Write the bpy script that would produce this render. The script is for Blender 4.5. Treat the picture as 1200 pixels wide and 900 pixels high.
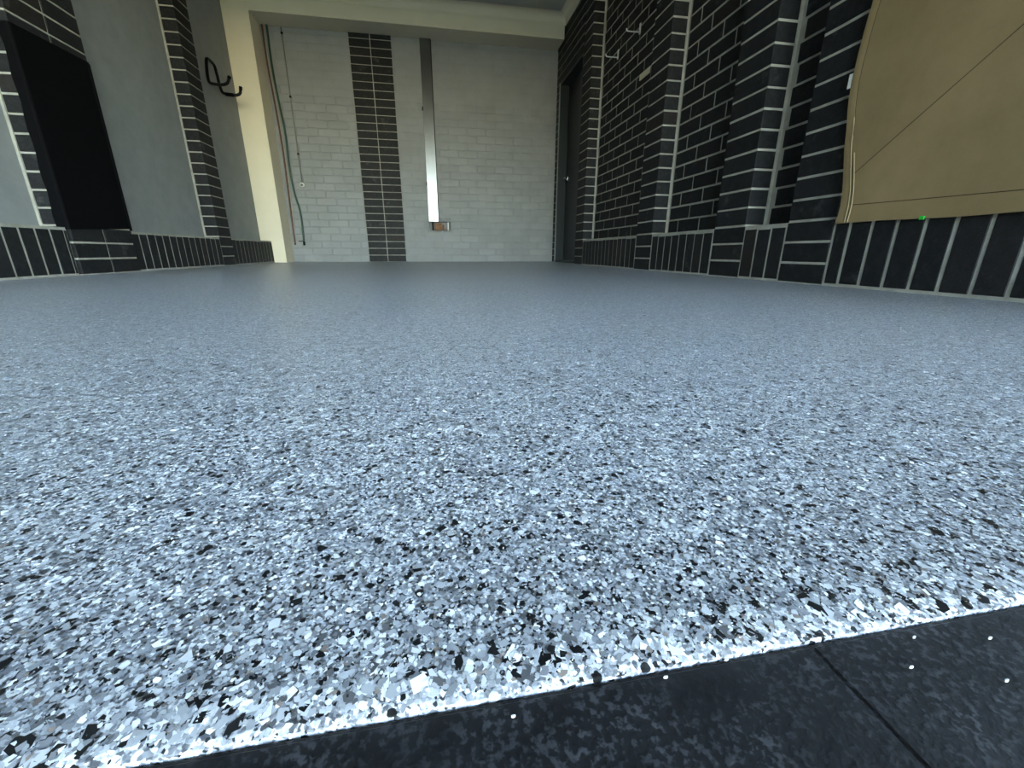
import bpy, bmesh, math, random
import numpy as np
from mathutils import Vector, Matrix
random.seed(7)
rng = np.random.default_rng(7)
S = bpy.context.scene
COL = S.collection
for o in list(bpy.data.objects):
    bpy.data.objects.remove(o, do_unlink=True)

# ------------------------------------------------------------------ camera
F, PITCH, YAW, ROLL, CAMH = 487.59, 0.3068, 0.1789, -0.0025, 0.1271
cam_d = bpy.data.cameras.new('camera')
cam = bpy.data.objects.new('camera', cam_d); COL.objects.link(cam)
cam_d.sensor_fit = 'HORIZONTAL'; cam_d.sensor_width = 36.0
cam_d.lens = F * 36.0 / 1200.0
cam_d.clip_start = 0.005; cam_d.clip_end = 300
xh = Vector((math.cos(YAW), -math.sin(YAW), 0)); yh = Vector((math.sin(YAW), math.cos(YAW), 0)); zh = Vector((0, 0, 1))
fw = yh * math.cos(PITCH) - zh * math.sin(PITCH)
up = zh * math.cos(PITCH) + yh * math.sin(PITCH)
rt = xh * math.cos(ROLL) - up * math.sin(ROLL)
u2 = xh * math.sin(ROLL) + up * math.cos(ROLL)
cam.matrix_world = Matrix(((rt.x, u2.x, -fw.x, 0), (rt.y, u2.y, -fw.y, 0), (rt.z, u2.z, -fw.z, CAMH), (0, 0, 0, 1)))
S.camera = cam

# ------------------------------------------------------------------ sky, sun, exposure
SUN_EL, SUN_AZ = math.radians(52), math.radians(8)      # the sun stands behind the house
W = bpy.data.worlds.new('sky'); S.world = W; W.use_nodes = True
nt = W.node_tree; nt.nodes.clear()
sky = nt.nodes.new('ShaderNodeTexSky'); sky.sky_type = 'NISHITA'; sky.sun_disc = False
sky.sun_elevation = SUN_EL; sky.sun_rotation = SUN_AZ; sky.air_density = 1.2; sky.dust_density = 0.4; sky.ozone_density = 0.8
bg = nt.nodes.new('ShaderNodeBackground'); bg.inputs['Strength'].default_value = 0.30
wo = nt.nodes.new('ShaderNodeOutputWorld')
nt.links.new(sky.outputs[0], bg.inputs[0]); nt.links.new(bg.outputs[0], wo.inputs[0])
sl = bpy.data.lights.new('sun', 'SUN'); sl.energy = 5.0; sl.angle = math.radians(0.6); sl.color = (1.0, 0.93, 0.82)
so = bpy.data.objects.new('sun', sl); COL.objects.link(so)
sd = Vector((math.sin(SUN_AZ) * math.cos(SUN_EL), math.cos(SUN_AZ) * math.cos(SUN_EL), math.sin(SUN_EL)))
so.rotation_euler = sd.to_track_quat('Z', 'Y').to_euler(); so.location = (0, 10, 12)
S.view_settings.view_transform = 'Standard'; S.view_settings.look = 'None'
S.view_settings.gamma = 1.0; S.view_settings.use_curve_mapping = False
S.view_settings.exposure = 3.78

# ------------------------------------------------------------------ node helpers
class N:
    def __init__(s, name):
        s.m = bpy.data.materials.new(name); s.m.use_nodes = True
        s.t = s.m.node_tree; s.b = s.t.nodes['Principled BSDF']
    def n(s, typ, **kw):
        x = s.t.nodes.new('ShaderNode' + typ)
        for k, v in kw.items():
            if k == 'inp':
                for a, b in v.items():
                    if hasattr(b, 'is_output'): s.t.links.new(b, x.inputs[a])
                    else: x.inputs[a].default_value = b
            else: setattr(x, k, v)
        return x
    def link(s, a, b): s.t.links.new(a, b)
    def set(s, **kw):
        for k, v in kw.items():
            k = k.replace('_', ' ')
            if hasattr(v, 'is_output'): s.t.links.new(v, s.b.inputs[k])
            else: s.b.inputs[k].default_value = v
    def ramp(s, fac, stops, interp='LINEAR'):
        r = s.n('ValToRGB'); r.color_ramp.interpolation = interp
        e = r.color_ramp.elements
        while len(e) < len(stops): e.new(0.5)
        for i, (p, c) in enumerate(stops):
            e[i].position = p
            e[i].color = (c, c, c, 1) if not isinstance(c, tuple) else (*c, 1)
        s.link(fac, r.inputs[0]); return r.outputs[0]
    def mix(s, f, a, b, mode='MIX'):
        x = s.n('Mix', data_type='RGBA', blend_type=mode)
        for i, v in ((0, f), (6, a), (7, b)):
            if hasattr(v, 'is_output'): s.link(v, x.inputs[i])
            else: x.inputs[i].default_value = v if i == 0 else ((*v, 1) if len(v) == 3 else v)
        return x.outputs[2]
    def math(s, op, a, b=0.0):
        x = s.n('Math', operation=op)
        for i, v in ((0, a), (1, b)):
            if hasattr(v, 'is_output'): s.link(v, x.inputs[i])
            else: x.inputs[i].default_value = v
        return x.outputs[0]
    def noise(s, vec, scale, detail=3, rough=.55):
        return s.n('TexNoise', inp={'Vector': vec, 'Scale': scale, 'Detail': detail, 'Roughness': rough})
    def bump(s, h, strength=.3, dist=.002):
        return s.n('Bump', inp={'Height': h, 'Strength': strength, 'Distance': dist}).outputs[0]
    def pos(s):            # world position: textures stay put on the setting
        return s.n('NewGeometry').outputs['Position']

def mat_brick():
    k = N('dark_brick'); oi = k.n('ObjectInfo'); tc = k.n('TexCoord')
    off = k.n('VectorMath', operation='ADD', inp={0: k.pos(), 1: (0, 0, 0)}).outputs[0]
    n1 = k.noise(off, 38, 4, .6).outputs[0]
    n2 = k.noise(off, 420, 2, .6).outputs[0]
    base = k.ramp(oi.outputs['Random'], [(0, (.0050, .0053, .0060)), (.35, (.0066, .0070, .0080)), (.7, (.0082, .0086, .0095)), (.9, (.0095, .0102, .0115)), (1, (.014, .0108, .0092))])
    c = k.mix(k.ramp(n1, [(.42, 0), (.75, .6)]), base, (.021, .022, .0235))
    c = k.mix(k.ramp(n2, [(.60, 0), (.72, .6)]), c, (.075, .078, .084))
    n3 = k.noise(off, 9, 5, .7).outputs[0]
    c = k.mix(k.ramp(n3, [(.60, 0), (.80, .5)]), c, (.12, .12, .115))
    k.set(Base_Color=c, Roughness=.6, Specular_IOR_Level=.22)
    h = k.math('ADD', k.math('MULTIPLY', n1, .6), k.math('MULTIPLY', n2, .5))
    k.set(Normal=k.bump(h, .45, .003)); return k.m

def mat_plain(name, col, rough=.6, bscale=60, bstr=.25, bdist=.002, var=.12, vscale=6, spec=.3, metal=0.0):
    k = N(name); p = k.pos()
    n = k.noise(p, vscale, 5, .6).outputs[0]; n2 = k.noise(p, bscale, 3, .6).outputs[0]
    lo = tuple(x * (1 - var) for x in col); hi = tuple(min(1, x * (1 + var)) for x in col)
    c = k.mix(k.ramp(n, [(.3, 0), (.7, 1)]), lo, hi)
    k.set(Base_Color=c, Roughness=rough, Specular_IOR_Level=spec, Metallic=metal, Normal=k.bump(n2, bstr, bdist))
    return k.m

def mat_floor(attr=None):
    k = N('flake_coat' if not attr else 'flake_chip'); p = k.pos()
    geo = k.n('NewGeometry')
    wn = k.noise(p, 700, 2, .5)
    w = k.n('VectorMath', operation='SCALE', inp={0: wn.outputs[1]}); w.inputs['Scale'].default_value = .0005
    q = k.n('VectorMath', operation='ADD', inp={0: p, 1: w.outputs[0]}).outputs[0]
    def vor(scale):
        v = k.n('TexVoronoi', feature='F1', inp={'Vector': q, 'Scale': scale, 'Randomness': 1.0})
        sp = k.n('SeparateColor', inp={0: v.outputs['Color']})
        return v, sp.outputs
    G = [(0, (.030, .031, .033)), (.07, (.15, .155, .168)), (.21, (.29, .30, .325)), (.46, (.43, .445, .475)), (.74, (.66, .67, .69)), (.90, (.92, .92, .92))]
    if attr:
        c = k.n('Attribute', attribute_name=attr).outputs['Color']
        rnd = k.n('Attribute', attribute_name='tilt').outputs['Vector']
        k.set(Base_Color=c, Roughness=.35, Specular_IOR_Level=.5)
        return k.m
    v4, r4 = vor(150)
    v1, r1 = vor(1000); v2, r2 = vor(560); v3, r3 = vor(250)
    c = k.ramp(r1[0], G, 'CONSTANT')
    c2 = k.ramp(r2[0], G, 'CONSTANT')
    c = k.mix(k.math('GREATER_THAN', r2[1], .62), c, c2)
    c3 = k.ramp(r3[0], [(0, (.014, .015, .016)), (.40, (.36, .365, .375)), (.75, (.80, .80, .80))], 'CONSTANT')
    m3 = k.math('MULTIPLY', k.math('GREATER_THAN', r3[1], .84), k.math('LESS_THAN', v3.outputs['Distance'], .42))
    c = k.mix(m3, c, c3)
    c4 = k.ramp(r4[0], [(0, (.012, .013, .014)), (.55, (.85, .85, .85))], 'CONSTANT')
    c = k.mix(k.math('MULTIPLY', k.math('GREATER_THAN', r4[1], .94), k.math('LESS_THAN', v4.outputs['Distance'], .36)), c, c4)
    mo = k.ramp(k.noise(p, 75, 6, .75).outputs[0], [(.32, .50), (.5, .95), (.68, 1.35)])
    c = k.mix(1.0, c, mo, 'MULTIPLY')
    k.set(Base_Color=c, Roughness=.30, Specular_IOR_Level=.5)
    # every chip lies at a slightly different tilt
    d = k.n('VectorMath', operation='SUBTRACT', inp={0: v2.outputs['Color'], 1: (.5, .5, .5)})
    s = k.n('VectorMath', operation='SCALE', inp={0: d.outputs[0]}); s.inputs['Scale'].default_value = .42
    d1 = k.n('VectorMath', operation='SUBTRACT', inp={0: v1.outputs['Color'], 1: (.5, .5, .5)})
    s1 = k.n('VectorMath', operation='SCALE', inp={0: d1.outputs[0]}); s1.inputs['Scale'].default_value = .34
    a = k.n('VectorMath', operation='ADD', inp={0: s.outputs[0], 1: s1.outputs[0]})
    a2 = k.n('VectorMath', operation='ADD', inp={0: a.outputs[0], 1: geo.outputs['Normal']})
    nn = k.n('VectorMath', operation='NORMALIZE', inp={0: a2.outputs[0]})
    k.set(Normal=nn.outputs[0])
    return k.m

def mat_slate():
    k = N('dark_slate_paver'); p = k.pos()
    oi = k.n('ObjectInfo')
    n1 = k.noise(p, 60, 6, .7).outputs[0]; n2 = k.noise(p, 480, 2, .5).outputs[0]; n3 = k.noise(p, 14, 4, .6).outputs[0]
    c = k.mix(k.ramp(n1, [(.35, 0), (.7, 1)]), (.005, .0052, .006), (.013, .0135, .0155))
    c = k.mix(k.math('MULTIPLY', k.ramp(n2, [(.50, 0), (.62, 1)]), k.ramp(k.math('ADD', n3, k.math('MULTIPLY', n1, .5)), [(.66, .06), (.86, 1)])), c, (.052, .053, .059))
    k.set(Base_Color=c, Roughness=.6, Specular_IOR_Level=.3, Normal=k.bump(k.math('ADD', n2, n1), .3, .0008)); return k.m

def mat_canvas():
    k = N('brown_canvas'); p = k.pos()
    n = k.noise(p, 5, 5, .65).outputs[0]
    wv = k.n('TexWave', wave_type='BANDS', bands_direction='Z', inp={'Vector': p, 'Scale': 260, 'Distortion': 1.2})
    wv2 = k.n('TexWave', wave_type='BANDS', bands_direction='Y', inp={'Vector': p, 'Scale': 260, 'Distortion': 1.2})
    c = k.mix(k.ramp(n, [(.3, 0), (.72, 1)]), (.205, .146, .070), (.262, .191, .095))
    n4 = k.noise(p, 240, 3, .6).outputs[0]
    c = k.mix(k.ramp(n4, [(.35, 0), (.8, .35)]), c, (.25, .2, .12))
    k.set(Base_Color=c, Roughness=.9, Specular_IOR_Level=.1, Normal=k.bump(k.math('ADD', wv.outputs[1], wv2.outputs[1]), .15, .0006))
    return k.m

M = dict(
    brick=mat_brick(),
    mortar=mat_plain('mortar', (.30, .295, .26), .95, 180, .5, .003, .22, 14, .1),
    paint=mat_plain('grey_wall_paint', (.225, .234, .238), .55, 90, .22, .002, .07, 5, .3),
    render=mat_plain('grey_render_paint', (.215, .228, .233), .6, 45, .22, .003, .09, 9, .3),
    cream=mat_plain('cream_paint', (.68, .62, .475), .5, 120, .08, .001, .04, 2, .3),
    ceil=mat_plain('ceiling_paint', (.42, .41, .37), .8, 150, .05, .001, .03, 2, .2),
    floor=mat_floor(), chip=mat_floor('chip_col'), slate=mat_slate(), canvas=mat_canvas(),
    seam=mat_plain('dark_thread', (.045, .032, .018), .9, 300, .2, .001, .1, 40, .1),
    fold=mat_plain('pale_canvas_edge', (.27, .215, .125), .9, 300, .2, .001, .15, 20, .1),
    rubber=mat_plain('black_rubber', (.0018, .0019, .0025), .75, 260, .3, .001, .2, 20, .08),
    steel=mat_plain('zinc_steel', (.105, .110, .115), .25, 40, .03, .001, .05, 12, .5, 1.0),
    blackmetal=mat_plain('black_coated_steel', (.0025, .0025, .003), .45, 200, .1, .001, .1, 20, .15),
    wire=mat_plain('galvanised_wire', (.62, .63, .64), .35, 200, .05, .001, .05, 20, .5, .6),
    door=mat_plain('dark_door_paint', (.010, .014, .018), .45, 120, .06, .001, .08, 5, .4),
    jamb=mat_plain('door_frame_paint', (.012, .018, .021), .45, 120, .06, .001, .08, 5, .4),
    jambedge=mat_plain('pale_frame_edge', (.20, .23, .225), .5, 120, .06, .001, .08, 5, .4),
    chrome=mat_plain('satin_chrome', (.75, .76, .78), .25, 120, .02, .001, .02, 5, .5, 1.0),
    copper=mat_plain('red_brown_pipe', (.10, .045, .032), .45, 120, .05, .001, .15, 8, .4),
    white=mat_plain('white_plastic', (.68, .68, .65), .45, 120, .03, .001, .04, 8, .4),
    palepipe=mat_plain('pale_pipe', (.30, .28, .25), .5, 120, .03, .001, .06, 8, .4),
    greypl=mat_plain('grey_conduit', (.17, .175, .17), .5, 120, .03, .001, .06, 8, .4),
    green=mat_plain('dark_green_hose', (.010, .045, .030), .4, 120, .05, .001, .2, 8, .4),
    orange=mat_plain('broken_clay_brick', (.24, .13, .075), .95, 90, .6, .004, .35, 30, .1),
    rawmortar=mat_plain('raw_mortar', (.20, .21, .215), .95, 90, .8, .006, .3, 30, .1),
    greentag=mat_plain('bright_green_tag', (.02, .42, .04), .6, 200, .05, .001, .05, 20, .3),
    creamtag=mat_plain('cream_strip', (.62, .58, .40), .6, 200, .05, .001, .05, 20, .3),
    concrete=mat_plain('driveway_concrete', (.10, .098, .095), .9, 60, .3, .003, .1, 3, .2),
    lawn=mat_plain('dry_grass', (.16, .18, .07), .95, 40, .6, .02, .3, 3, .1),
)

def per_piece(m, amt):
    t = m.node_tree; b = t.nodes['Principled BSDF']; src = b.inputs['Base Color'].links[0].from_socket
    oi = t.nodes.new('ShaderNodeObjectInfo'); mr = t.nodes.new('ShaderNodeMapRange')
    mr.inputs['To Min'].default_value = 1-amt; mr.inputs['To Max'].default_value = 1+amt
    t.links.new(oi.outputs['Random'], mr.inputs[0])
    mx = t.nodes.new('ShaderNodeMix'); mx.data_type = 'RGBA'; mx.blend_type = 'MULTIPLY'; mx.inputs[0].default_value = 1
    t.links.new(src, mx.inputs[6]); t.links.new(mr.outputs[0], mx.inputs[7]); t.links.new(mx.outputs[2], b.inputs['Base Color'])
per_piece(M['paint'], .05)
# ------------------------------------------------------------------ mesh helpers
def link(name, me, parent=None, loc=None, mat=None, rot=None):
    o = bpy.data.objects.new(name, me); COL.objects.link(o)
    if mat is not None and me is not None and not me.materials: me.materials.append(mat)
    if loc is not None: o.location = loc
    if rot is not None: o.rotation_euler = rot
    if parent is not None:
        o.parent = parent
        if loc is None: o.location = -Vector(parent.location)
        else: o.location = Vector(loc) - Vector(parent.location)
    return o
def tag(o, label=None, cat=None, group=None, kind=None):
    if label: o['label'] = label
    if cat: o['category'] = cat
    if group: o['group'] = group
    if kind: o['kind'] = kind
    return o
def empty(name, loc, label, cat, group=None):
    o = bpy.data.objects.new(name, None); COL.objects.link(o); o.location = loc; o.empty_display_size = .05
    return tag(o, label, cat, group)
def add_box(bm, x0, x1, y0, y1, z0, z1):
    v = [bm.verts.new((x, y, z)) for z in (z0, z1) for y in (y0, y1) for x in (x0, x1)]
    for f in ((0, 2, 3, 1), (4, 5, 7, 6), (0, 1, 5, 4), (2, 6, 7, 3), (0, 4, 6, 2), (1, 3, 7, 5)):
        bm.faces.new([v[i] for i in f])
def done(bm, name, smooth=False):
    bmesh.ops.recalc_face_normals(bm, faces=bm.faces)
    me = bpy.data.meshes.new(name); bm.to_mesh(me); bm.free()
    if smooth:
        for p in me.polygons: p.use_smooth = True
    return me
def boxes(name, mat, blist, parent=None, bevel=0, kind=None):
    bm = bmesh.new()
    for b in blist: add_box(bm, *b)
    if bevel: bmesh.ops.bevel(bm, geom=bm.edges[:], offset=bevel, segments=2, affect='EDGES', profile=.5)
    o = link(name, done(bm, name), parent, None, mat)
    if kind: o['kind'] = kind
    return o
_cache = {}
def brick_mesh(dx, dy, dz, mat, bev=.0025):
    key = (round(dx, 4), round(dy, 4), round(dz, 4), mat.name, bev)
    if key not in _cache:
        bm = bmesh.new(); add_box(bm, -dx/2, dx/2, -dy/2, dy/2, -dz/2, dz/2)
        bmesh.ops.bevel(bm, geom=bm.edges[:], offset=bev, segments=1, affect='EDGES')
        me = done(bm, 'brick'); me.materials.append(mat); _cache[key] = me
    return _cache[key]
def brick(parent, x0, x1, y0, y1, z0, z1, mat=None, jit=.0008, name='brick', bev=.0025):
    me = brick_mesh(x1-x0, y1-y0, z1-z0, mat or M['brick'], bev)
    c = Vector(((x0+x1)/2 + random.uniform(-jit, jit), (y0+y1)/2 + random.uniform(-jit, jit)*.5, (z0+z1)/2 + random.uniform(-jit, jit)*.5))
    return link(name, me, parent, c, None, (random.uniform(-1, 1)*jit*2, random.uniform(-1, 1)*jit*2, random.uniform(-1, 1)*jit*2))
def tube(name, pts, r, mat, parent=None, seg=10, cap=True, smooth_iter=0):
    P = [Vector(p) for p in pts]
    for _ in range(smooth_iter):                       # Chaikin corner cutting
        Q = [P[0]]
        for a, b in zip(P, P[1:]): Q += [a*.75 + b*.25, a*.25 + b*.75]
        P = Q + [P[-1]]
    bm = bmesh.new(); rings = []; ref = None
    for i, p in enumerate(P):
        t = (P[min(i+1, len(P)-1)] - P[max(i-1, 0)]).normalized()
        if ref is None: ref = Vector((1, 0, 0)) if abs(t.x) < .8 else Vector((0, 1, 0))
        n = (ref - t*ref.dot(t)).normalized(); b = t.cross(n); ref = n
        rings.append([bm.verts.new(p + (n*math.cos(2*math.pi*k/seg) + b*math.sin(2*math.pi*k/seg))*r) for k in range(seg)])
    for a, b in zip(rings, rings[1:]):
        for k in range(seg): bm.faces.new((a[k], a[(k+1) % seg], b[(k+1) % seg], b[k]))
    if cap:
        bm.faces.new(rings[0][::-1]); bm.faces.new(rings[-1])
    return link(name, done(bm, name, True), parent, None, mat)

# ------------------------------------------------------------------ main measures (metres)
C = .086                                    # one brick course
XR, XRP = 1.562, 1.677                      # right: plinth and pier face / panel face
XL, XLP = -1.924, -2.045                    # left
YB, YF = 6.06, 5.76                         # back wall / front of the cream frame
ZS, ZBT, ZC = 2.545, 2.685, 2.775           # soffit, beam top, ceiling
Y0 = .22                                    # front jambs of the opening
J = .005
SHADE_FRONT = -4.6                                # front edge of the unseen eave and wall added for shade

# ------------------------------------------------------------------ floor with rounded front lip
prof = [(6.4, 0), (3.0, 0), (1.2, 0), (.5, 0), (.2, 0), (.1060, 0), (.1030, -.00005), (.0995, -.0002), (.0960, -.0005), (.0930, -.0009), (.0912, -.0016), (.0909, -.08)]
bm = bmesh.new(); rows = []
xs = [-2.4, -1.2, -.4, 0, .4, 1.2, 2.4]
for y, z in prof: rows.append([bm.verts.new((x, y, z)) for x in xs])
for a, b in zip(rows, rows[1:]):
    for i in range(len(xs)-1): bm.faces.new((a[i], a[i+1], b[i+1], b[i]))
floor = link('floor', done(bm, 'floor', False), None, None, M['floor'])
tag(floor, 'speckled grey, white and black flake coated garage floor with rounded lip', None, None, 'structure')

def chips(n):
    arc = [(.1115, 0.0)]; pp = prof[5:10]; s = 0
    lens = []
    for a, b in zip(pp, pp[1:]): s += math.hypot(a[0]-b[0], a[1]-b[1]); lens.append(s)
    total = s
    V, Fc, colr = [], [], []
    pal = [((.92, .92, .91), .16), ((.58, .59, .61), .23), ((.40, .41, .43), .26), ((.26, .265, .28), .16), ((.010, .011, .012), .10), ((.12, .12, .125), .07), ((.28, .23, .20), .02)]
    w = np.array([x[1] for x in pal]); w /= w.sum()
    for i in range(n):
        u = random.random()
        if u < .13:                                   # on the lip
            x = random.uniform(-.30, .62); s = random.uniform(0, total*.88)
            k = 0
            while lens[k] < s: k += 1
            a, b = pp[k], pp[k+1]; l0 = lens[k-1] if k else 0
            f = (s-l0)/(lens[k]-l0); y = a[0]+(b[0]-a[0])*f; z = a[1]+(b[1]-a[1])*f
            d = Vector((0, b[0]-a[0], b[1]-a[1])).normalized(); nrm = Vector((0, d.z, -d.y))
            if nrm.z < 0: nrm = -nrm
        else:
            y = .106 + 1.0*random.random()**1.9
            x = random.uniform(-.14-1.25*y, .14+1.75*y); z = 0; nrm = Vector((0, 0, 1))
        big = random.random()
        r = (.0005 + .0006*random.random()) if big < .77 else ((.0010 + .0007*random.random()) if big < .93 else (.0014+.0014*random.random()**1.5))
        if u < .13: r *= 1.35
        nrm = (nrm + Vector((random.gauss(0, .055), random.gauss(0, .055), 0))).normalized()
        t1 = nrm.cross(Vector((random.gauss(0, 1), random.gauss(0, 1), random.gauss(0, .3)))).normalized(); t2 = nrm.cross(t1)
        m = random.choice((4, 5, 5, 6)); st = random.uniform(.6, 1.0)
        base = Vector((x, y, z)) + nrm*(.00012 + .00035*random.random())
        i0 = len(V); ph = random.random()*6.3
        for j in range(m):
            an = ph + 2*math.pi*(j + random.uniform(-.3, .3))/m; rr = r*random.uniform(.75, 1.2)
            V.append(tuple(base + t1*(math.cos(an)*rr) + t2*(math.sin(an)*rr*st)))
        Fc.append(tuple(range(i0, i0+m)))
        ci = int(np.searchsorted(np.cumsum(w), random.random())); ci = min(ci, len(pal)-1)
        if big > .93 and random.random() < .35: ci = random.choice((0, 4))
        c = pal[ci][0]; g = random.uniform(.85, 1.1)
        colr.append((min(1, c[0]*g), min(1, c[1]*g), min(1, c[2]*g), 1))
    me = bpy.data.meshes.new('floor_flakes'); me.from_pydata(V, [], Fc)
    at = me.attributes.new('chip_col', 'FLOAT_COLOR', 'FACE')
    at.data.foreach_set('color', np.array(colr, dtype=np.float32).ravel())
    return me
fl = link('floor_flakes', chips(90000), floor, None, M['chip']); tag(fl, kind='stuff')

# ------------------------------------------------------------------ dark pavers outside and the driveway
dw = boxes('driveway', M['concrete'], [(-6, 6, -14, -1.12, -.06, -.016), (-6, 6, -1.12, .0908, -.12, -.040)])
tag(dw, 'concrete driveway with a dark slate paver strip in front of the garage floor', None, None, 'structure')
boxes('grout', M['slate'], [(-3.1, 3.1, -1.10, .0906, -.041, -.0034)], dw)
PW, PJ = .40, .0010
for row in range(3):
    yt = .0898 - row*(PW+PJ)
    for ix in range(-8, 8):
        xj = .122 + ix*(PW+PJ) + (0 if row % 2 == 0 else PW/2)
        brick(dw, xj+PJ/2, xj+PW+PJ/2, yt-PW, yt, -.040, -.0028 + random.uniform(-.0004, .0004), M['slate'], 0, 'paver', .0005)
lawn = boxes('ground', M['lawn'], [(-60, 60, -60, 60, -.4, -.125)], kind='structure'); lawn['label'] = 'open ground around the driveway'

# ------------------------------------------------------------------ right wall: mortar backing, door opening, panels
DY0, DY1, DZ = 5.04, 5.875, 2.145
T = .26
wr = boxes('wall_right', M['mortar'], [
    (XRP+.002, XRP+T, Y0, DY0, 0, ZC), (XRP+.002, XRP+T, DY1, YB+.3, 0, ZC), (XRP+.002, XRP+T, DY0, DY1, DZ, ZC)])
tag(wr, 'right garage wall of near-black bricks with pale mortar joints', None, None, 'structure')
PIER_R = [(4.458, 4.703), (2.967, 3.211), (2.006, 2.254), (1.502, 1.736)]
def run_bond(k, y0, y1):
    ph = 2.588 if k % 2 else 2.7105
    js = []
    n = math.floor((y0-ph)/.2448)
    y = ph + n*.2448
    while y < y1 + .3:
        a, b = max(y, y0), min(y+.2448, y1)
        if b - a > .022: js.append((a, b))
        y += .2448
    return js
def panel_r(y0, y1, k0, k1):
    for k in range(k0, k1):
        for a, b in run_bond(k, y0, y1):
            brick(wr, XRP, XRP+.09, a+J, b-J, k*C+J, (k+1)*C-J)
panel_r(3.211+.004, 4.458-.014, 3, 26)
panel_r(2.254+.004, 2.967-.014, 3, 23)
panel_r(1.736+.004, 2.006-.014, 3, 17)
# too foreshortened to pick apart: around the door, high up, and behind the canvas
bm = bmesh.new()
def stuff_row(k, y0, y1):
    for a, b in run_bond(k, y0, y1): add_box(bm, XRP, XRP+.05, a+J, b-J, k*C+J, min((k+1)*C-J, ZC-.01))
for k in range(0, 32):
    stuff_row(k, DY1+.03, YB)
    if k >= 25: stuff_row(k, 4.703, DY1+.03)
    elif k: stuff_row(k, 4.703, DY0-.01)
    if k >= 26: stuff_row(k, 3.215, 4.436)
    if k >= 23: stuff_row(k, 2.258, 2.945)
    if k >= 17: stuff_row(k, 1.740, 1.984)
    if k >= 3: stuff_row(k, Y0+.01, 1.502)
o = link('brickwork', done(bm, 'brickwork'), wr, None, M['brick']); tag(o, kind='stuff')

# right plinth of soldier bricks
SZ0, SZ1 = .010, .236
segs = [(3.211, 4.458), (2.254, 2.967), (1.736, 2.006), (Y0, 1.502)]
br = boxes('baseboard_right', M['mortar'], [(XR+.0018, XRP+.02, a, b, 0, .2545) for a, b in segs])
tag(br, 'plinth of upright dark bricks along the right wall base', None, None, 'structure')
def soldiers(parent, y0, y1, xa, xb, start=None, pitch=.0868):
    y = y0
    while y < y1 - .02:
        e = min(y+pitch, y1)
        brick(parent, xa, xb, y+J, e-J*.6, SZ0, SZ1 + random.uniform(-.003, .003), None, .0008)
        y = e
soldiers(br, 3.211+.006, 4.458-.004, XR, XR+.1)
soldiers(br, 2.254+.006, 2.967-.004, XR, XR+.1)
soldiers(br, 1.736+.002, 2.006-.002, XR, XR+.1, None, .0885)
ys = [1.4975, 1.433, 1.3465, 1.260, 1.172, 1.087, 1.000, .914, .828, .742, .656, .57, .484, .398, .312, .226]
for a, b in zip(ys, ys[1:]): brick(br, XR, XR+.1, b+J, a-J, SZ0, SZ1+.002)

# right brick piers
labs = ['dark brick pier beside the door in the right wall', 'dark brick pier between the two widest right wall panels',
        'dark brick pier with a pale corner line, second from the canvas', 'dark brick pier touching the edge of the brown canvas']
for (a, b), lb in zip(PIER_R, labs):
    core = boxes('brick_pier', M['mortar'], [(XR+.003, XRP+.03, a+.0035, b-.0035, 0, ZC), (XRP-.011, XRP+.02, a-.0015, a+.03, .258, ZC)])
    tag(core, lb, None, None, 'structure')
    for k in range(32):
        z1 = min((k+1)*C-J, ZC-.004)
        far = XRP-.012 if k >= 3 else XRP-.002
        brick(core, XR, far, a+.001, b-.001, k*C+J, z1, None, .001)
    
# ------------------------------------------------------------------ door in the right wall
d1 = boxes('door_1', M['jamb'], [
    (XRP-.006, XRP+.125, DY1-.004, DY1+.022, 0, DZ), (XRP-.006, XRP+.125, DY0-.022, DY0+.004, 0, DZ), (XRP-.006, XRP+.125, DY0, DY1, DZ-.03, DZ)])
tag(d1, 'dark painted door recessed at the far end of the right wall', None, None, 'structure')
boxes('frame_edge', M['jambedge'], [(XRP-.014, XRP-.002, DY1+.008, DY1+.026, 0, DZ)], d1, .002)
boxes('door_leaf', M['door'], [(XRP+.105, XRP+.145, DY0+.004, DY1-.006, .03, DZ-.03)], d1, .003)
boxes('door_panel', M['door'], [(XRP+.098, XRP+.108, DY0+.13, DY1-.15, .22, .95)], d1, .004)
boxes('door_panel', M['door'], [(XRP+.098, XRP+.108, DY0+.13, DY1-.15, 1.12, DZ-.2)], d1, .004)
boxes('threshold', M['jamb'], [(XRP-.01, XRP+.15, DY0, DY1, 0, .03)], d1, .004)
hx, hy, hz = XRP+.105, DY1-.075, 1.045
hd = tube('door_handle', [(hx, hy, hz), (hx-.052, hy, hz), (hx-.06, hy-.012, hz), (hx-.06, hy-.125, hz-.004)], .0105, M['chrome'], d1, 10, True, 1)
boxes('handle_rose', M['chrome'], [(hx-.009, hx+.001, hy-.028, hy+.028, hz-.028, hz+.028)], hd, .004)

# ------------------------------------------------------------------ left wall
wl = boxes('wall_left', M['render'], [(XLP-T, XLP, Y0, YB+.3, 0, ZC)])
tag(wl, 'smooth grey painted left garage wall panels', None, None, 'structure')
bl = boxes('baseboard_left', M['mortar'], [(XLP-.02, XL-.0018, a, b, 0, .248) for a, b in [(Y0, 2.752), (3.246, 4.452), (4.688, YF-.003)]])
tag(bl, 'plinth of upright dark bricks along the left wall base', None, None, 'structure')
y = 2.732
while y > Y0 + .09:
    brick(bl, XL-.1, XL, y-.0865+J, y-J*.7, SZ0, SZ1-.002, None, .0009); y -= .0865
brick(bl, XL-.1, XL, 2.733, 2.749, SZ0, SZ1-.004, None, .001)
def soldiers_n(parent, y0, y1, n, xa, xb):
    p = (y1-y0)/n
    for i in range(n): brick(parent, xa, xb, y0+i*p+J*.9, y0+(i+1)*p-J*.9, SZ0, SZ1-.001+random.uniform(-.002, .002))
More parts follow.
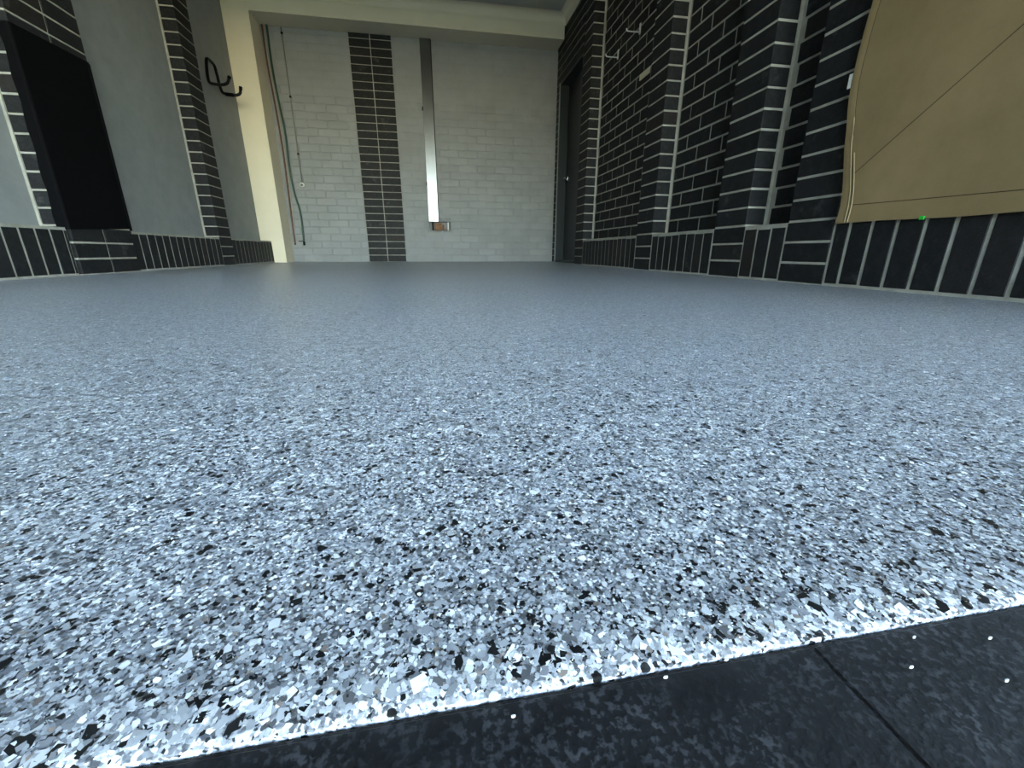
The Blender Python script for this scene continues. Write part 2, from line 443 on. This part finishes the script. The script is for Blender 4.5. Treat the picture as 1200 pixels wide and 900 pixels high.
soldiers_n(bl, 3.247, 4.451, 14, XL-.1, XL)
soldiers_n(bl, 4.689, YF-.004, 12, XL-.1, XL)
# wide pier, two bricks, slightly proud of the plinth
XW = XL + .012
core = boxes('brick_pier', M['mortar'], [(XLP-.02, XW-.0045, 2.7645, 3.2405, 0, ZC), (XLP-.01, XLP+.013, 2.7585, 2.80, .25, ZC)])
tag(core, 'wide dark brick pier behind the black rubber mat', None, None, 'structure')
for k in range(32):
    z1 = min((k+1)*C-J, ZC-.004)
    for a, b in ((2.76, 2.998), (3.004, 3.245)):
        brick(core, XLP+.014, XW, a+.001, b-.001, k*C+J, z1, None, .001)
# slim pier
core = boxes('brick_pier', M['mortar'], [(XLP-.02, XL-.0045, 4.4565, 4.6835, 0, ZC), (XLP-.01, XLP+.013, 4.4505, 4.48, .25, ZC)])
tag(core, 'slim dark brick pier between two grey left wall panels', None, None, 'structure')
for k in range(32):
    brick(core, XLP+.014, XL+.001, 4.453, 4.687, k*C+J, min((k+1)*C-J, ZC-.004), None, .001)

# ------------------------------------------------------------------ back wall: painted bricks, dark pier, chased hole
HX0, HX1, HZ0, HZ1 = -.045, .240, .402, .515
BY = YB + .005
wb = boxes('wall_back', M['paint'], [(-2.2, HX0, BY, BY+.26, 0, ZC), (HX1, 1.95, BY, BY+.26, 0, ZC), (HX0, HX1, BY, BY+.26, 0, HZ0), (HX0, HX1, BY, BY+.26, HZ1, ZC), (HX0, HX1, BY+.09, BY+.26, HZ0, HZ1)])
tag(wb, 'back wall of bricks painted pale grey', None, None, 'structure')
BX0, BX1 = -.848, -.363
bm = bmesh.new()
def clear(x0, x1, z0, z1):
    out = []
    for lo, hi in ((-1.80, BX0-.002), (BX1+.002, XRP)):
        a, b = max(x0, lo), min(x1, hi)
        if b - a > .03: out.append((a, b))
    res = []
    for a, b in out:
        if z1 > HZ0-.012 and z0 < HZ1+.045 and b > HX0-.008 and a < HX1+.008:
            if HX0-.008 - a > .03: res.append((a, HX0-.008))
            if b - HX1-.008 > .03: res.append((HX1+.008, b))
        else: res.append((a, b))
    return res
cnt = 0
for k in range(31):
    x = -1.9 + (.12 if k % 2 else 0)
    while x < XRP:
        z0, z1 = k*C+.004, min((k+1)*C-.004, ZS+.06)
        for a, b in clear(x+.004, x+.236, z0, z1):
            if cnt < 296:
                brick(wb, a, b, YB, YB+.05, z0, z1, M['paint'], .0011, 'painted_brick', .003); cnt += 1
            else: add_box(bm, a, b, YB+.0017+random.uniform(-.0005, .0005), YB+.05, z0, z1)
        x += .240
o = link('painted_brickwork', done(bm, 'painted_brickwork'), wb, None, M['paint']); tag(o, kind='stuff')
core = boxes('brick_pier', M['mortar'], [(BX0, BX1-.004, YB-.010, YB+.05, 0, ZC)])
tag(core, 'flat dark brick strip in the pale back wall', None, None, 'structure')
for k in range(30):
    for a, b in ((BX0, BX0+.2425), (BX0+.2425, BX1)):
        brick(core, a+J*.9, b-J*.9, YB-.014, YB+.05, k*C+J*.8, (k+1)*C-J*.8, None, .001)
# rough chase under the steel cover
ch = empty('chased_hole', (.0975, BY, .40), 'rough hole with broken orange brick chased into the back wall', 'wall hole')
bm = bmesh.new()
for (a, b, c, d) in [(HX0-.012, HX1+.012, HZ0-.022, HZ0), (.10, HX1+.012, HZ1, HZ1+.048), (HX0-.014, HX0, HZ0, HZ1), (HX1, HX1+.012, HZ0, HZ1)]:
    add_box(bm, a, b, YB-.001, YB+.03, c, d)
link('raw_mortar_edge', done(bm, 'raw_mortar_edge'), ch, None, M['rawmortar'])
for i, (a, b, c, d, yy, mt) in enumerate([(-.03, .03, .405, .50, .05, 'rawmortar'), (.035, .085, .405, .49, .02, 'orange'), (.09, .135, .405, .505, .035, 'orange'), (.14, .165, .405, .48, .02, 'orange'), (.17, .20, .405, .44, .03, 'rawmortar')]):
    brick(ch, a, b, YB+yy, YB+.094, c, d, M[mt], .004, 'broken_brick', .006)
tube('pipe_stub', [(.215, YB+.03, .405), (.215, YB+.03, .513)], .011, M['white'], ch)
tube('pipe_stub', [(.012, YB+.02, .405), (.012, YB+.02, .513)], .009, M['blackmetal'], ch)

# ------------------------------------------------------------------ cream portal frame, ceiling, cornices
pf = boxes('trim_1', M['cream'], [(XLP, -1.785, YF, YB-.001, 0, ZS), (XLP, XRP-.012, YF, YB-.001, ZS, ZC)], None, 0)
tag(pf, 'cream painted post and beam framing the back of the garage', None, None, 'structure')
ce = boxes('ceiling', M['ceil'], [(-5, 5, Y0, 8.5, ZC, ZC+.45)])
tag(ce, 'pale garage ceiling', None, None, 'structure')
ww = boxes('wall_added_shade', M['render'], [(XLP-T-.24, XLP-T, SHADE_FRONT, Y0, -.1, 2.45)])  # unseen wall, added to cut sky light from the left
tag(ww, 'unseen wall added left of the driveway to block sky light', None, None, 'structure')
po = boxes('ceiling_added_shade', M['ceil'], [(-5, 5, SHADE_FRONT, Y0, 2.45, ZC+.45)])  # unseen overhang, added to even out daylight on the floor
tag(po, 'unseen deep eave added to shade the floor near the garage opening', None, None, 'structure')
wf = boxes('wall_front', M['render'], [(-2.3, 1.95, Y0, Y0+.24, 2.42, ZC), (-5, XLP-T, Y0, Y0+.24, -.1, ZC), (XRP+T, 5, Y0, Y0+.24, -.1, ZC)])
tag(wf, 'front wall and lintel above the garage opening', None, None, 'structure')
def cornice(name, path_fn, a, b, lb):
    bm = bmesh.new(); R = .09; pr = []
    for i in range(9):
        t = math.pi/2*i/8
        pr.append((R - R*math.sin(t), R - R*math.cos(t)))         # (out from wall, down from ceiling)
    pr = [(0, R+.006), (.004, R+.006)] + [(p[0]+.004 if i == 0 else p[0], p[1]) for i, p in enumerate([(R*(1-math.cos(math.pi/2*i/8)), R*(1-math.sin(math.pi/2*i/8))) for i in range(9)])] + [(R+.006, .0), (R+.006, -.002), (0, -.002)]
    rings = [[bm.verts.new(path_fn(s, o, d)) for o, d in pr] for s in (a, b)]
    n = len(pr)
    for i in range(n): bm.faces.new((rings[0][i], rings[0][(i+1) % n], rings[1][(i+1) % n], rings[1][i]))
    bm.faces.new(rings[0]); bm.faces.new(rings[1][::-1])
    o = link(name, done(bm, name), None, None, M['cream']); tag(o, lb, None, None, 'structure')
cornice('trim_2', lambda s, o, d: (s, YF-o, ZC-d), XLP, XRP-.001, 'cove cornice above the cream beam')
cornice('trim_3', lambda s, o, d: (XRP-o, s, ZC-d), Y0+.24, YF, 'cove cornice along the right brick wall')
cornice('trim_4', lambda s, o, d: (XLP+o, s, ZC-d), Y0+.24, YF, 'cove cornice along the left wall')

# ------------------------------------------------------------------ steel cable cover on the back wall
sx0, sx1 = -.035, .089
sc = empty('steel_cable_cover', (.027, YB-.02, HZ1), 'tall narrow steel cover strip running down the back wall', 'metal strip')
boxes('face_plate', M['steel'], [(sx0, sx1, YB-.030, YB-.027, HZ1, ZS-.002)], sc)
boxes('side_flange_shade', M['blackmetal'], [(sx0-.0005, sx0+.002, YB-.0295, YB, HZ1, ZS-.002)], sc)
boxes('side_flange_shade', M['blackmetal'], [(sx1-.002, sx1+.010, YB-.026, YB, HZ1, ZS-.002)], sc)  # black strip past the plate stands in for the gap shadow
for z in (.95, 1.8): boxes('fixing_tab', M['blackmetal'], [(sx0-.014, sx0, YB-.006, YB, z, z+.045)], sc)

# ------------------------------------------------------------------ pipes and hose in the far left corner
yy = YB - .028
rp = tube('copper_pipe', [(-1.752, yy, 2.54), (-1.760, yy, 2.2), (-1.735, yy, 1.78), (-1.722, yy, 1.3), (-1.732, yy, .8), (-1.740, yy, .21)], .010, M['copper'], None, 10, True, 2)
tag(rp, 'thin red-brown pipe nearest the cream post', 'pipe')
wp = tube('white_pipe', [(-1.728, yy+.0, 2.54), (-1.738, yy+.0, 2.2), (-1.713, yy+.0, 1.78), (-1.700, yy+.0, 1.3), (-1.710, yy+.0, .8), (-1.718, yy+.0, .40)], .007, M['palepipe'], None, 10, True, 2)
tag(wp, 'thin pale pipe between the red-brown pipe and green hose', 'pipe')
gh = empty('green_hose', (-1.633, yy, .21), 'dark green hose hanging down the back wall corner', 'hose')
tube('hose', [(-1.702, yy, 2.54), (-1.712, yy, 2.14), (-1.688, yy, 1.75), (-1.664, yy, 1.50), (-1.680, yy, 1.08), (-1.662, yy, .80), (-1.616, yy, .60), (-1.630, yy, .24)], .0115, M['green'], gh, 10, True, 2)
tube('hose_end', [(-1.630, yy, .25), (-1.632, yy, .205)], .013, M['blackmetal'], gh)
tube('wall_clip', [(-1.69, yy, .255), (-1.628, yy, .255)], .005, M['blackmetal'], gh)
cd = empty('cable_conduit', (-1.561, YB-.012, .9), 'thin grey conduit ending in a small round white box', 'conduit')
tube('conduit', [(-1.561, YB-.010, 2.54), (-1.559, YB-.010, .93)], .0075, M['greypl'], cd)
for z in (2.47, 1.85, 1.25): boxes('saddle_clip', M['blackmetal'], [(-1.571, -1.549, YB-.019, YB, z, z+.022)], cd, .003)
tube('round_box', [(-1.560, YB-.001, .915), (-1.560, YB-.034, .915)], .026, M['white'], cd, 20)
tube('box_knob', [(-1.560, YB-.034, .915), (-1.560, YB-.044, .915)], .014, M['greypl'], cd, 14)

# ------------------------------------------------------------------ black double hook on the left wall
hk = empty('double_wall_hook', (XLP, 5.24, 1.66), 'black bent steel double hook on the left wall beside the cream post', 'wall hook')
hx = XLP + .014
tube('bent_rod', [(hx+.165, 5.175, 1.745), (hx+.135, 5.165, 1.672), (hx+.02, 5.10, 1.655), (hx, 5.095, 1.68), (hx, 5.135, 1.86),
                  (hx+.005, 5.16, 1.885), (hx+.01, 5.26, 1.875), (hx+.01, 5.29, 1.85), (hx, 5.35, 1.68), (hx+.02, 5.365, 1.652), (hx+.155, 5.40, 1.655), (hx+.172, 5.40, 1.73)],
     .0135, M['blackmetal'], hk, 10, True, 2)
tube('rubber_tip', [(hx+.157, 5.173, 1.73), (hx+.167, 5.176, 1.752)], .016, M['rubber'], hk)
tube('rubber_tip', [(hx+.169, 5.40, 1.71), (hx+.1725, 5.40, 1.738)], .016, M['rubber'], hk)
tube('rubber_sleeve', [(hx+.03, 5.368, 1.654), (hx+.10, 5.386, 1.655)], .0165, M['rubber'], hk)

# ------------------------------------------------------------------ two small wire hooks and a cream strip on the right wall
for (yw_, zw, lb) in [(3.69, 1.79, 'small galvanised wire hook nearer the canvas on dark bricks'), (4.10, 1.775, 'small galvanised wire hook nearer the door on dark bricks')]:
    h = empty('wire_hook', (XRP, yw_, zw), lb, 'wall hook', 'wire hooks on the right brick wall')
    boxes('back_plate', M['wire'], [(XRP-.005, XRP+.001, yw_-.012, yw_+.012, zw-.035, zw+.035)], h, .002)
    tube('hook_wire', [(XRP-.003, yw_, zw-.022), (XRP-.10, yw_, zw-.024), (XRP-.112, yw_, zw-.018), (XRP-.114, yw_, zw-.006)], .0045, M['wire'], h, 8, True, 1)
cs = boxes('cream_strip', M['creamtag'], [(XRP-.006, XRP+.001, 3.455, 3.622, 1.420, 1.462)], None, .0015)
tag(cs, 'small cream strip fixed across the dark bricks', 'wall strip')

# ------------------------------------------------------------------ black rubber mat around the wide left pier
mt = empty('rubber_mat', (XW, 3.0, .25), 'black rubber mat wrapped over the corner of the wide left pier', 'rubber mat')
bm = bmesh.new()
y0m, y1m = 2.752, 3.243
prof_m = []
nz = 16
rings = []
for i in range(nz+1):
    z = .250 + (1.160-.250)*i/nz
    wrap = .052 - .012*(i/nz) + .004*math.sin(i*1.7)                # ragged edge on the camera side
    sk = .010*(1-i/nz)
    zz = lambda t: z + (.026*t - .012 if i == 0 else (.0 if i < nz else .012*(t-.5))) 
    inner = [(XW-wrap, y0m+.006), (XW+.001, y0m+.006), (XW+.002, y0m+.010), (XW+.002, y1m)]
    outer = [(XW+.007, y1m), (XW+.009, (y0m+y1m)/2), (XW+.008, y0m+.004), (XW+.004, y0m-.003), (XW-.002, y0m-.004), (XW-wrap, y0m)]
    ring = [bm.verts.new((x, yv, zz((yv-y0m)/(y1m-y0m)))) for x, yv in inner+outer]
    rings.append(ring)
n = len(rings[0])
for a, b in zip(rings, rings[1:]):
    for j in range(n): bm.faces.new((a[j], a[(j+1) % n], b[(j+1) % n], b[j]))
bm.faces.new(rings[0]); bm.faces.new(rings[-1][::-1])
link('mat_sheet', done(bm, 'mat_sheet'), mt, None, M['rubber'])
boxes('edge_strip', M['rubber'], [(XW+.006, XW+.012, y1m-.02, y1m, .252, 1.158)], mt, .002)

# ------------------------------------------------------------------ brown canvas hanging on the right wall
ct = empty('canvas_sheet', (1.54, 1.2, .232), 'brown canvas sheet hanging over the right wall above the plinth', 'canvas sheet')
edge = [(.20, 1.470), (.236, 1.473), (.303, 1.473), (.363, 1.479), (.44, 1.495), (.513, 1.510), (.571, 1.516), (.64, 1.530), (.713, 1.537), (.791, 1.535), (.89, 1.529), (.96, 1.521), (1.2, 1.51), (1.5, 1.515), (1.95, 1.51)]
def edge_y(z):
    for (a, b), (c, d) in zip(edge, edge[1:]):
        if z <= c: return b + (d-b)*(z-a)/(c-a)
    return edge[-1][1]
YE = .30
def cx(y, z):
    return 1.540 - .004*math.sin(z*5.2+y*2.3) - .0035*math.sin(y*9+z*3.1) - .004*max(0, 1-(z-.23)/.06)
def sheet(u, w, off=0.0):        # u 0..1 from free edge to the front, w height
    y = edge_y(w) + (YE-edge_y(w))*u
    return Vector((cx(y, w) - off, y, w))
ZB0, ZB1 = .2345, 1.95
def zbot(u): return ZB0 - .004*u + .002*math.sin(u*14)
bm = bmesh.new(); NU, NW = 60, 70
fr, bk = [], []
for j in range(NW+1):
    r1, r2 = [], []
    for i in range(NU+1):
        u = i/NU; w = zbot(u) + (ZB1-zbot(u))*j/NW
        p = sheet(u, w); r1.append(bm.verts.new(p)); r2.append(bm.verts.new(p + Vector((.004, 0, 0))))
    fr.append(r1); bk.append(r2)
for j in range(NW):
    for i in range(NU):
        bm.faces.new((fr[j][i], fr[j][i+1], fr[j+1][i+1], fr[j+1][i])); bm.faces.new((bk[j][i], bk[j+1][i], bk[j+1][i+1], bk[j][i+1]))
for j in range(NW):
    for i in (0, NU): bm.faces.new((fr[j][i], fr[j+1][i], bk[j+1][i], bk[j][i]))
for i in range(NU):
    for j in (0, NW): bm.faces.new((fr[j][i], fr[j][i+1], bk[j][i+1], bk[j][i]))
link('sheet', done(bm, 'sheet', False), ct, None, M['canvas'])
def strip(name, pts, width, mat, off=.0015, th=.0022):     # pts: (y, z) on the sheet; a cloth strip that follows it
    bm = bmesh.new(); rows = []
    for i, (y, z) in enumerate(pts):
        a = Vector(pts[min(i+1, len(pts)-1)]); b = Vector(pts[max(i-1, 0)]); d = (a-b).normalized(); nrm = Vector((-d.y, d.x))*width/2
        ring = []
        for sgn, oo in ((-1, 0.001), (-1, off+th*.4), (0, off+th), (1, off+th*.4), (1, 0.001)):
            yy_, zz_ = y+nrm.x*sgn, z+nrm.y*sgn
            ring.append(bm.verts.new((cx(yy_, zz_)-oo, yy_, zz_)))
        rows.append(ring)
    for a, b in zip(rows, rows[1:]):
        for k in range(5): bm.faces.new((a[k], a[(k+1) % 5], b[(k+1) % 5], b[k]))
    bm.faces.new(rows[0]); bm.faces.new(rows[-1][::-1])
    return link(name, done(bm, name, False), ct, None, mat)
zs = [.238 + i*.03 for i in range(57)]
strip('side_hem', [(edge_y(z)-.016, z) for z in zs], .029, M['canvas'], .0015, .0012)
strip('hem_fold', [(edge_y(z)-.034-.004*math.sin(z*9), z) for z in zs[:13]], .003, M['fold'], .001, .003)
strip('hem_fold', [(edge_y(z)-.043-.006*math.sin(z*7), z) for z in zs[:9]], .003, M['fold'], .001, .003)
strip('hem_seam', [(edge_y(z)-.033, z) for z in zs[10:]], .0018, M['seam'], .0005, .001)
strip('bottom_seam', [(1.425-i*.03, .2975-.0006*i) for i in range(37)], .0022, M['seam'], .0005, .001)
strip('diagonal_seam', [(1.443-i*.0386*.7, .406+i*.0292*.7) for i in range(40)], .0022, M['seam'], .0005, .001)
g = boxes('green_tag', M['greentag'], [(1.534, 1.5385, 1.162, 1.176, .229, .240)], ct, .0008)
w = boxes('white_tag', M['white'], [(1.538, 1.541, 1.531, 1.552, .705, .752)], ct, .0008)

# a few loose flakes dropped on the pavers
V, Fc = [], []
for (x, y) in [(.147, .077), (.186, .081), (.193, .070), (.172, .068), (.181, .063), (.089, .090), (.066, .088), (.016, .085), (.160, .086)]:
    i0 = len(V); an = random.random()*3; L = random.uniform(.0005, .0008)
    for j in range(5):
        a = an + j*1.2566; V.append((x + L*math.cos(a), y + L*.4*math.sin(a), -.0016))
    for j in range(5):
        a = an + j*1.2566; V.append((x + L*math.cos(a), y + L*.4*math.sin(a), -.0024))
    Fc.append(tuple(range(i0, i0+5)))
    for j in range(5): Fc.append((i0+j, i0+(j+1) % 5, i0+5+(j+1) % 5, i0+5+j))
me = bpy.data.meshes.new('loose_flakes'); me.from_pydata(V, [], Fc)
lf = link('loose_flakes', me, None, None, M['white'])
tag(lf, 'loose white flakes scattered on the dark slate pavers', 'paint flakes', None, 'stuff')
